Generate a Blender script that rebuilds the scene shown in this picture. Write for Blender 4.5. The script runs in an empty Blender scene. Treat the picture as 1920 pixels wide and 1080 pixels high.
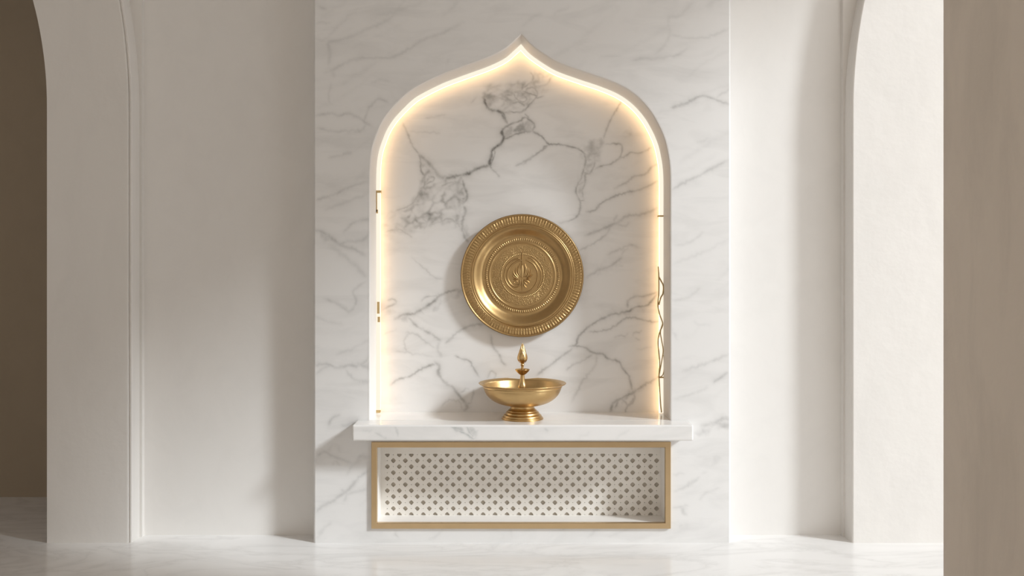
import bpy, bmesh, math, random
import numpy as np
from mathutils import Vector, Matrix

S = bpy.context.scene
COL = S.collection
rng = np.random.default_rng(7)

# ------------------------------------------------------------------ measuring
# metres; x right, y away from the camera, z up.  The marble pier's face is the plane y = 0.
CAM_D, CAM_H, F_PX, CX, CY = 4.5, 1.32, 1800.0, 960.0, 490.0


def WX(px, Y=0.0):
    return (px - CX) * (CAM_D + Y) / F_PX


def WZ(py, Y=0.0):
    return CAM_H + (CY - py) * (CAM_D + Y) / F_PX


NICHE_Y = 0.24        # depth of the niche
RECESS_Y = 0.13       # depth of the plain walls beside the pier
CEIL = 4.9

# ------------------------------------------------------------------ helpers


def link_mesh(name, verts, faces, mat, parent=None, smooth=False, kind=None):
    me = bpy.data.meshes.new(name)
    me.from_pydata([tuple(v) for v in verts], [], [tuple(f) for f in faces])
    me.update()
    if smooth:
        me.polygons.foreach_set('use_smooth', [True] * len(me.polygons))
    if mat:
        me.materials.append(mat)
    o = bpy.data.objects.new(name, me)
    COL.objects.link(o)
    if parent:
        o.parent = parent
    if kind:
        o['kind'] = kind
    return o


def bm_obj(name, bm, mat, parent=None, smooth=False, kind=None):
    bmesh.ops.recalc_face_normals(bm, faces=bm.faces)
    me = bpy.data.meshes.new(name)
    bm.to_mesh(me)
    bm.free()
    if smooth:
        me.polygons.foreach_set('use_smooth', [True] * len(me.polygons))
    me.materials.append(mat)
    o = bpy.data.objects.new(name, me)
    COL.objects.link(o)
    if parent:
        o.parent = parent
    if kind:
        o['kind'] = kind
    return o


def thing(name, label, cat, loc=(0, 0, 0), group=None):
    o = bpy.data.objects.new(name, None)
    o.empty_display_size = 0.1
    COL.objects.link(o)
    o.location = loc
    o['label'] = label
    o['category'] = cat
    if group:
        o['group'] = group
    return o


def add_box(bm, x0, x1, y0, y1, z0, z1):
    vs = [bm.verts.new(p) for p in
          ((x0, y0, z0), (x1, y0, z0), (x1, y1, z0), (x0, y1, z0),
           (x0, y0, z1), (x1, y0, z1), (x1, y1, z1), (x0, y1, z1))]
    for f in ((0, 1, 2, 3), (4, 5, 6, 7), (0, 1, 5, 4), (1, 2, 6, 5), (2, 3, 7, 6), (3, 0, 4, 7)):
        bm.faces.new([vs[i] for i in f])
    return vs


def box_obj(name, x0, x1, y0, y1, z0, z1, mat, parent=None, bevel=0, kind=None, seg=2):
    bm = bmesh.new()
    add_box(bm, x0, x1, y0, y1, z0, z1)
    if bevel:
        bmesh.ops.bevel(bm, geom=bm.edges[:], offset=bevel, segments=seg, affect='EDGES', profile=0.5)
    return bm_obj(name, bm, mat, parent, kind=kind)


def prism_xz(bm, pts, y0, y1):
    """closed outline in x,z extruded from y0 to y1"""
    a = [bm.verts.new((x, y0, z)) for x, z in pts]
    b = [bm.verts.new((x, y1, z)) for x, z in pts]
    n = len(pts)
    f1 = bm.faces.new(a)
    f2 = bm.faces.new(b[::-1])
    for i in range(n):
        j = (i + 1) % n
        bm.faces.new((a[i], b[i], b[j], a[j]))
    return f1, f2


def catmull(pts, n):
    p = np.array(pts, float)
    p = np.vstack([2 * p[0] - p[1], p, 2 * p[-1] - p[-2]])
    out = []
    for i in range(1, len(p) - 2):
        t = np.linspace(0, 1, n, endpoint=False)[:, None]
        a, b, c, d = p[i - 1], p[i], p[i + 1], p[i + 2]
        out.append(0.5 * ((2 * b) + (-a + c) * t + (2 * a - 5 * b + 4 * c - d) * t ** 2 + (-a + 3 * b - 3 * c + d) * t ** 3))
    out.append(p[-2][None])
    return np.vstack(out)


def tube(path, radius, nseg=8, cap=True):
    """verts, faces of a tube along 3-D points; radius number or list"""
    P = np.array(path, float)
    n = len(P)
    R = np.full(n, radius) if np.isscalar(radius) else np.array(radius, float)
    T = np.gradient(P, axis=0)
    T /= np.linalg.norm(T, axis=1)[:, None] + 1e-12
    ref = np.array([0.0, 1.0, 0.0])
    verts, faces = [], []
    for i in range(n):
        u = np.cross(T[i], ref)
        if np.linalg.norm(u) < 1e-4:
            u = np.cross(T[i], np.array([1.0, 0, 0]))
        u /= np.linalg.norm(u)
        v = np.cross(u, T[i])
        for k in range(nseg):
            a = 2 * math.pi * k / nseg
            verts.append(P[i] + R[i] * (math.cos(a) * u + math.sin(a) * v))
    for i in range(n - 1):
        for k in range(nseg):
            k2 = (k + 1) % nseg
            faces.append((i * nseg + k, i * nseg + k2, (i + 1) * nseg + k2, (i + 1) * nseg + k))
    if cap:
        faces.append(tuple(range(nseg))[::-1])
        faces.append(tuple((n - 1) * nseg + k for k in range(nseg)))
    return verts, faces


def lathe(profile, nseg=128, close_ends=False):
    """profile: (r,z) list, round the z axis"""
    verts, faces, rows = [], [], []
    for r, z in profile:
        if r < 1e-6:
            rows.append([len(verts)])
            verts.append((0, 0, z))
        else:
            rows.append(list(range(len(verts), len(verts) + nseg)))
            for k in range(nseg):
                a = 2 * math.pi * k / nseg
                verts.append((r * math.cos(a), r * math.sin(a), z))
    for A, B in zip(rows, rows[1:]):
        for k in range(nseg):
            k2 = (k + 1) % nseg
            if len(A) == 1 and len(B) == 1:
                continue
            if len(A) == 1:
                faces.append((A[0], B[k2], B[k]))
            elif len(B) == 1:
                faces.append((A[k], A[k2], B[0]))
            else:
                faces.append((A[k], A[k2], B[k2], B[k]))
    return verts, faces


# ------------------------------------------------------------------ materials


def new_mat(name):
    m = bpy.data.materials.new(name)
    m.use_nodes = True
    nt = m.node_tree
    return m, nt, nt.nodes['Principled BSDF']


def N(nt, t, **kw):
    n = nt.nodes.new(t)
    for k, v in kw.items():
        setattr(n, k, v)
    return n


def ramp(nt, stops):
    n = nt.nodes.new('ShaderNodeValToRGB')
    e = n.color_ramp.elements
    e[0].position, e[0].color = stops[0][0], stops[0][1]
    e[1].position, e[1].color = stops[-1][0], stops[-1][1]
    for p, c in stops[1:-1]:
        x = e.new(p)
        x.color = c
    return n


def g(v):
    return (v, v, v, 1)


def plaster(name, col, rough=0.75, smudge=0.06, bump=0.02, streak=False):
    m, nt, b = new_mat(name)
    L = nt.links
    tc = N(nt, 'ShaderNodeTexCoord')
    mp = N(nt, 'ShaderNodeMapping')
    mp.inputs['Scale'].default_value = (2.2, 2.2, 0.8 if streak else 1.6)
    L.new(tc.outputs['Object'], mp.inputs['Vector'])
    n1 = N(nt, 'ShaderNodeTexNoise')
    n1.inputs['Scale'].default_value = 2.6
    n1.inputs['Detail'].default_value = 8
    n1.inputs['Roughness'].default_value = 0.62
    n1.inputs['Distortion'].default_value = 0.6
    L.new(mp.outputs['Vector'], n1.inputs['Vector'])
    dark = tuple(c * (1 - smudge * 2) for c in col[:3]) + (1,)
    r = ramp(nt, [(0.28, dark), (0.55, col), (1.0, col)])
    L.new(n1.outputs['Fac'], r.inputs['Fac'])
    L.new(r.outputs['Color'], b.inputs['Base Color'])
    b.inputs['Roughness'].default_value = rough
    n2 = N(nt, 'ShaderNodeTexNoise')
    n2.inputs['Scale'].default_value = 14
    n2.inputs['Detail'].default_value = 6
    L.new(tc.outputs['Object'], n2.inputs['Vector'])
    bp = N(nt, 'ShaderNodeBump')
    bp.inputs['Strength'].default_value = bump
    bp.inputs['Distance'].default_value = 0.05
    L.new(n2.outputs['Fac'], bp.inputs['Height'])
    L.new(bp.outputs['Normal'], b.inputs['Normal'])
    return m


def marble_attr(name, base, vein, rough=0.22):
    """white marble whose veins come from the mesh attribute 'vein' with procedural clouding"""
    m, nt, b = new_mat(name)
    L = nt.links
    tc = N(nt, 'ShaderNodeTexCoord')
    at = N(nt, 'ShaderNodeAttribute', attribute_name='vein')
    n1 = N(nt, 'ShaderNodeTexNoise')
    n1.inputs['Scale'].default_value = 34
    n1.inputs['Detail'].default_value = 6
    n1.inputs['Roughness'].default_value = 0.6
    L.new(tc.outputs['Object'], n1.inputs['Vector'])
    mr = N(nt, 'ShaderNodeMapRange')
    mr.inputs['From Min'].default_value = 0.3
    mr.inputs['From Max'].default_value = 0.7
    mr.inputs['To Min'].default_value = 0.65
    mr.inputs['To Max'].default_value = 1.2
    L.new(n1.outputs['Fac'], mr.inputs['Value'])
    mu = N(nt, 'ShaderNodeMath', operation='MULTIPLY', use_clamp=True)
    L.new(at.outputs['Fac'], mu.inputs[0])
    L.new(mr.outputs['Result'], mu.inputs[1])
    # faint cloud
    mp = N(nt, 'ShaderNodeMapping')
    mp.inputs['Rotation'].default_value = (0, math.radians(-32), 0)
    mp.inputs['Scale'].default_value = (1.0, 1.0, 3.2)
    L.new(tc.outputs['Object'], mp.inputs['Vector'])
    n2 = N(nt, 'ShaderNodeTexNoise')
    n2.inputs['Scale'].default_value = 3.0
    n2.inputs['Detail'].default_value = 7
    n2.inputs['Roughness'].default_value = 0.55
    n2.inputs['Distortion'].default_value = 0.8
    L.new(mp.outputs['Vector'], n2.inputs['Vector'])
    r2 = ramp(nt, [(0.30, g(0.13)), (0.52, g(0.0)), (1.0, g(0.0))])
    L.new(n2.outputs['Fac'], r2.inputs['Fac'])
    ad = N(nt, 'ShaderNodeMath', operation='ADD', use_clamp=True)
    L.new(mu.outputs[0], ad.inputs[0])
    L.new(r2.outputs['Color'], ad.inputs[1])
    mx = N(nt, 'ShaderNodeMix', data_type='RGBA')
    mx.inputs['A'].default_value = base
    mx.inputs['B'].default_value = vein
    L.new(ad.outputs[0], mx.inputs['Factor'])
    L.new(mx.outputs['Result'], b.inputs['Base Color'])
    b.inputs['Roughness'].default_value = rough
    return m


def marble_floor(name):
    m, nt, b = new_mat(name)
    L = nt.links
    tc = N(nt, 'ShaderNodeTexCoord')
    mp = N(nt, 'ShaderNodeMapping')
    mp.inputs['Rotation'].default_value = (0, 0, math.radians(28))
    mp.inputs['Scale'].default_value = (0.8, 2.4, 1)
    L.new(tc.outputs['Object'], mp.inputs['Vector'])
    n1 = N(nt, 'ShaderNodeTexNoise')
    n1.inputs['Scale'].default_value = 1.5
    n1.inputs['Detail'].default_value = 9
    n1.inputs['Roughness'].default_value = 0.6
    n1.inputs['Distortion'].default_value = 1.3
    L.new(mp.outputs['Vector'], n1.inputs['Vector'])
    sb = N(nt, 'ShaderNodeMath', operation='SUBTRACT')
    sb.inputs[1].default_value = 0.5
    L.new(n1.outputs['Fac'], sb.inputs[0])
    ab = N(nt, 'ShaderNodeMath', operation='ABSOLUTE')
    L.new(sb.outputs[0], ab.inputs[0])
    r = ramp(nt, [(0.0, (0.735, 0.72, 0.705, 1)), (0.025, (0.79, 0.775, 0.76, 1)), (0.08, (0.83, 0.815, 0.80, 1)), (1, (0.84, 0.825, 0.81, 1))])
    L.new(ab.outputs[0], r.inputs['Fac'])
    L.new(r.outputs['Color'], b.inputs['Base Color'])
    b.inputs['Roughness'].default_value = 0.16
    return m


def brass(name, col, rough=0.3, var=0.12, bump=0.0, scale=60):
    m, nt, b = new_mat(name)
    L = nt.links
    tc = N(nt, 'ShaderNodeTexCoord')
    n1 = N(nt, 'ShaderNodeTexNoise')
    n1.inputs['Scale'].default_value = scale * 0.3
    n1.inputs['Detail'].default_value = 7
    n1.inputs['Roughness'].default_value = 0.65
    L.new(tc.outputs['Object'], n1.inputs['Vector'])
    dark = tuple(c * (1 - 2.2 * var) for c in col[:3]) + (1,)
    r = ramp(nt, [(0.3, dark), (0.62, col), (1, col)])
    L.new(n1.outputs['Fac'], r.inputs['Fac'])
    L.new(r.outputs['Color'], b.inputs['Base Color'])
    b.inputs['Metallic'].default_value = 1.0
    mr = N(nt, 'ShaderNodeMapRange')
    mr.inputs['To Min'].default_value = rough + 0.10
    mr.inputs['To Max'].default_value = rough - 0.06
    L.new(n1.outputs['Fac'], mr.inputs['Value'])
    L.new(mr.outputs['Result'], b.inputs['Roughness'])
    if bump:
        n2 = N(nt, 'ShaderNodeTexNoise')
        n2.inputs['Scale'].default_value = scale
        n2.inputs['Detail'].default_value = 4
        L.new(tc.outputs['Object'], n2.inputs['Vector'])
        bp = N(nt, 'ShaderNodeBump')
        bp.inputs['Strength'].default_value = bump
        bp.inputs['Distance'].default_value = 0.004
        L.new(n2.outputs['Fac'], bp.inputs['Height'])
        L.new(bp.outputs['Normal'], b.inputs['Normal'])
    return m


def glow(name, col, strength):
    m = bpy.data.materials.new(name)
    m.use_nodes = True
    nt = m.node_tree
    nt.nodes.clear()
    e = N(nt, 'ShaderNodeEmission')
    e.inputs['Color'].default_value = col
    e.inputs['Strength'].default_value = strength
    o = N(nt, 'ShaderNodeOutputMaterial')
    nt.links.new(e.outputs[0], o.inputs['Surface'])
    return m


WALL_C = (0.80, 0.775, 0.745, 1)
M_wall = plaster('wall_plaster', WALL_C, 0.8, 0.015, 0.02)
M_pier = plaster('pier_plaster', (0.77, 0.74, 0.705, 1), 0.8, 0.02, 0.05, True)
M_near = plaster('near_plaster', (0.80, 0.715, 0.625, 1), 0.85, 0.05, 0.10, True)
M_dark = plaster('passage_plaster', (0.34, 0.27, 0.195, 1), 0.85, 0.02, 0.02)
M_trim = plaster('reveal_plaster', (0.83, 0.80, 0.765, 1), 0.5, 0.005, 0.0)
M_floor = marble_floor('floor_marble')
MARBLE = (0.80, 0.785, 0.77, 1)
M_marble = marble_attr('pier_marble', MARBLE, (0.265, 0.26, 0.25, 1), 0.28)
M_niche = marble_attr('niche_marble', MARBLE, (0.215, 0.205, 0.19, 1), 0.24)
M_shelf = marble_attr('shelf_marble', (0.83, 0.81, 0.79, 1), (0.33, 0.35, 0.34, 1), 0.14)
M_plate = brass('plate_brass', (0.455, 0.30, 0.135, 1), 0.36, 0.04, 0.06, 90)
M_bowl = brass('bowl_brass', (0.60, 0.41, 0.19, 1), 0.31, 0.04, 0.02, 40)
M_frame = brass('frame_brass', (0.62, 0.455, 0.265, 1), 0.33, 0.03, 0.0, 20)
M_clip = brass('clip_brass', (0.62, 0.45, 0.22, 1), 0.35, 0.05)
M_wire = brass('wire_brass', (0.58, 0.43, 0.21, 1), 0.4, 0.05)
M_grille = plaster('grille_stone', (0.80, 0.765, 0.71, 1), 0.6, 0.01, 0.0)
M_hole = plaster('grille_back', (0.58, 0.53, 0.46, 1), 0.9, 0.02, 0.0)
M_led = glow('light_strip_glow', (1.0, 0.89, 0.72, 1), 1.06)
M_led2 = glow('light_strip_core', (1.0, 0.66, 0.35, 1), 4.6)

# ------------------------------------------------------------------ marble vein rasters


class Veins:
    """an intensity field over a patch of stone, drawn from traced vein lines"""

    kw, ks = 1.15, 1.0

    def __init__(self, x0, x1, y0, y1, step):
        self.x0, self.y0, self.step = x0, y0, step
        self.w = int((x1 - x0) / step) + 2
        self.h = int((y1 - y0) / step) + 2
        self.V = np.zeros((self.h, self.w))
        self.xs = x0 + np.arange(self.w) * step
        self.ys = y0 + np.arange(self.h) * step

    def noise(self, cell, oct=3):
        out = np.zeros((self.h, self.w))
        amp, tot = 1.0, 0.0
        for o in range(oct):
            c = cell / 2 ** o
            gw, gh = int(self.w * self.step / c) + 3, int(self.h * self.step / c) + 3
            G = rng.random((gh, gw))
            fx = (self.xs - self.x0) / c
            fy = (self.ys - self.y0) / c
            ix, iy = fx.astype(int), fy.astype(int)
            tx, ty = fx - ix, fy - iy
            tx, ty = tx * tx * (3 - 2 * tx), ty * ty * (3 - 2 * ty)
            a = G[np.ix_(iy, ix)]
            b = G[np.ix_(iy, ix + 1)]
            cc = G[np.ix_(iy + 1, ix)]
            d = G[np.ix_(iy + 1, ix + 1)]
            X, Y = tx[None, :], ty[:, None]
            out += amp * ((a * (1 - X) + b * X) * (1 - Y) + (cc * (1 - X) + d * X) * Y)
            tot += amp
            amp *= 0.5
        return out / tot

    def line(self, tr, pts, w, s, jit=1.0, halo=0.32):
        ox, oy, sc = tr
        w, s = w * self.kw, s * self.ks
        p = np.array([(ox + x / sc, oy + y / sc) for x, y in pts], float)
        if len(p) > 2:
            p = catmull(p, 4)
        for _ in range(2):                       # fractal wobble
            mid = (p[1:] + p[:-1]) / 2
            d = p[1:] - p[:-1]
            ln = np.linalg.norm(d, axis=1)[:, None]
            nrm = np.stack([-d[:, 1], d[:, 0]], 1) / (ln + 1e-6)
            mid = mid + nrm * rng.normal(0, 0.14, (len(mid), 1)) * np.minimum(ln, 12) * jit
            q = np.empty((len(p) + len(mid), 2))
            q[0::2], q[1::2] = p, mid
            p = q
        n = len(p)
        k = np.linspace(0, 1, n)
        ww = w * (0.7 + 0.6 * np.interp(k, np.linspace(0, 1, max(4, n // 5)), rng.random(max(4, n // 5))))
        ss = s * (0.6 + 0.55 * np.interp(k, np.linspace(0, 1, max(4, n // 6)), rng.random(max(4, n // 6))))
        ss = ss * np.clip(np.minimum(k, 1 - k) * 9 + 0.3, 0, 1)
        for i in range(n - 1):
            self._seg(p[i], p[i + 1], (ww[i] + ww[i + 1]) / 2, (ss[i] + ss[i + 1]) / 2, halo)

    def _seg(self, a, b, w, s, halo):
        R = max(w * 4.0, 5)
        i0 = max(0, int((min(a[0], b[0]) - R - self.x0) / self.step))
        i1 = min(self.w, int((max(a[0], b[0]) + R - self.x0) / self.step) + 2)
        j0 = max(0, int((min(a[1], b[1]) - R - self.y0) / self.step))
        j1 = min(self.h, int((max(a[1], b[1]) + R - self.y0) / self.step) + 2)
        if i1 <= i0 or j1 <= j0:
            return
        X = self.xs[i0:i1][None, :]
        Y = self.ys[j0:j1][:, None]
        d = b - a
        L2 = d @ d + 1e-9
        t = np.clip(((X - a[0]) * d[0] + (Y - a[1]) * d[1]) / L2, 0, 1)
        D = np.hypot(X - a[0] - t * d[0], Y - a[1] - t * d[1])
        I = s * np.exp(-(D / (w * 0.62)) ** 2) + s * halo * np.exp(-(D / (w * 1.9)) ** 2)
        sub = self.V[j0:j1, i0:i1]
        np.maximum(sub, I, out=sub)

    def mask(self, tr, poly, soft):
        ox, oy, sc = tr
        p = np.array([(ox + x / sc, oy + y / sc) for x, y in poly], float)
        X = self.xs[None, :] + 0 * self.ys[:, None]
        Y = self.ys[:, None] + 0 * self.xs[None, :]
        X = X + (self.noise(14) - 0.5) * 16
        Y = Y + (self.noise(14) - 0.5) * 16
        inside = np.zeros(X.shape, bool)
        D = np.full(X.shape, 1e9)
        for a, b in zip(p, np.roll(p, -1, 0)):
            c = ((a[1] > Y) != (b[1] > Y)) & (X < (b[0] - a[0]) * (Y - a[1]) / (b[1] - a[1] + 1e-9) + a[0])
            inside ^= c
            d = b - a
            t = np.clip(((X - a[0]) * d[0] + (Y - a[1]) * d[1]) / (d @ d + 1e-9), 0, 1)
            D = np.minimum(D, np.hypot(X - a[0] - t * d[0], Y - a[1] - t * d[1]))
        sd = np.where(inside, D, -D)
        return np.clip(0.5 + sd / soft, 0, 1)

    def blob(self, tr, poly, s, soft=8):
        m = self.mask(tr, poly, soft)
        n = self.noise(10, 3)
        self.V = np.maximum(self.V, s * m * np.clip(0.55 + (n - 0.5) * 1.8 + 0.2, 0.2, 1.1))

    def breccia(self, tr, poly, cell, s, w=2.2, soft=12):
        m = self.mask(tr, poly, soft)
        ox, oy, sc = tr
        p = np.array([(ox + x / sc, oy + y / sc) for x, y in poly], float)
        lo, hi = p.min(0) - cell, p.max(0) + cell
        nx, ny = int((hi[0] - lo[0]) / cell) + 1, int((hi[1] - lo[1]) / (cell * 0.75)) + 1
        pts = np.array([(lo[0] + (i + rng.random()) * cell, lo[1] + (j + rng.random()) * cell * 0.75, rng.random() * cell * .35)
                        for i in range(nx) for j in range(ny)])
        X = self.xs[None, :] + (self.noise(9) - 0.5) * 12
        Y = self.ys[:, None] + (self.noise(9) - 0.5) * 12
        f1 = np.full(X.shape, 1e9)
        f2 = np.full(X.shape, 1e9)
        for q in pts:
            # cells drawn out along the slope of the bedding
            dx, dy = X - q[0], Y - q[1]
            u, v = dx * 0.88 - dy * 0.47, dx * 0.47 + dy * 0.88
            d = np.hypot(u * 0.65, v * 1.3) + q[2]
            n1 = np.minimum(f1, d)
            f2 = np.minimum(f2, np.maximum(f1, d))
            f1 = n1
        e = 0.7 * np.exp(-((f2 - f1) / (w * 1.3)) ** 2) + 0.35 * np.exp(-((f2 - f1) / (w * 3)) ** 2)
        k = np.clip((self.noise(22, 3) - 0.32) * 2.6, 0, 1)
        e = m * (1.1 * s * e * (0.3 + 0.7 * k) + 1.3 * s * np.clip(self.noise(16, 3) - .3, 0, 1) * k)
        for _ in range(1):                        # soften
            e = (np.roll(e, 1, 0) + e + np.roll(e, -1, 0)) / 3
            e = (np.roll(e, 1, 1) + e + np.roll(e, -1, 1)) / 3
        self.V = np.maximum(self.V, e)

    def at(self, px, py):
        fx = np.clip((px - self.x0) / self.step, 0, self.w - 1.001)
        fy = np.clip((py - self.y0) / self.step, 0, self.h - 1.001)
        i, j = fx.astype(int), fy.astype(int)
        tx, ty = fx - i, fy - j
        V = self.V
        return ((V[j, i] * (1 - tx) + V[j, i + 1] * tx) * (1 - ty) + (V[j + 1, i] * (1 - tx) + V[j + 1, i + 1] * tx) * ty)


def set_vein(o, vals):
    a = o.data.attributes.new('vein', 'FLOAT', 'POINT')
    a.data.foreach_set('value', np.clip(vals, 0, 1).astype(np.float32))


# ---- niche stone
nv = Veins(690, 1260, 70, 800, 1.25)
A = (700, 180, 3.6); B = (980, 180, 3.6); C = (700, 480, 3.482); D = (980, 480, 3.485); Z = (880, 130, 5.4)
nv.breccia(A, [(320, 420), (440, 540), (600, 540), (630, 640), (605, 760), (600, 880), (540, 880), (450, 850), (330, 890), (220, 900), (150, 830), (250, 740), (320, 620)], 23, 0.52)
nv.breccia(A, [(60, 800), (200, 760), (330, 860), (250, 930), (110, 950), (50, 920)], 21, 0.3)
nv.breccia(Z, [(150, 160), (440, 150), (620, 120), (690, 240), (600, 380), (540, 430), (420, 430), (330, 440), (200, 420), (150, 330)], 17, 0.5)
nv.breccia(Z, [(620, 30), (700, 20), (850, 80), (700, 260), (600, 150)], 15, 0.35)
nv.breccia(B, [(390, 350), (540, 290), (520, 420), (450, 520), (410, 600), (420, 720), (360, 660), (400, 520)], 15, 0.35)
nv.blob(Z, [(440, 600), (540, 525), (600, 512), (655, 560), (635, 620), (520, 638), (430, 640)], 0.72, 5)
nv.blob(Z, [(330, 610), (400, 570), (440, 640), (350, 700)], 0.42, 6)
nv.blob(B, [(410, 350), (450, 305), (530, 290), (540, 345), (500, 400), (450, 430), (430, 400)], 0.45, 8)
nv.blob(B, [(690, 235), (720, 235), (735, 265), (700, 270)], 0.25, 8)
nv.blob(A, [(570, 690), (632, 668), (636, 690), (600, 740), (568, 715)], 0.55, 6)
nv.blob(A, [(320, 400), (400, 470), (440, 540), (400, 580), (330, 520)], 0.28, 10)
nv.blob(A, [(590, 860), (640, 900), (660, 990), (620, 970)], 0.42, 10)
nv.blob(C, [(70, 330), (130, 320), (150, 370), (80, 390)], 0.2, 12)
nv.blob(C, [(390, 330), (460, 260), (570, 215), (570, 240), (470, 300), (400, 345)], 0.36, 8)
nv.blob(C, [(150, 400), (230, 370), (320, 350), (330, 370), (250, 415), (170, 420)], 0.3, 8)
nv.blob(D, [(540, 400), (600, 360), (640, 370), (570, 405)], 0.35, 8)
nv.blob(D, [(660, 380), (700, 340), (800, 300), (800, 335), (730, 360), (690, 405)], 0.32, 10)
nv.blob(D, [(620, 930), (700, 890), (790, 840), (800, 860), (720, 910), (650, 960)], 0.33, 8)
nv.blob(D, [(470, 95), (570, 55), (640, 70), (560, 90), (490, 120)], 0.28, 10)
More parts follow.
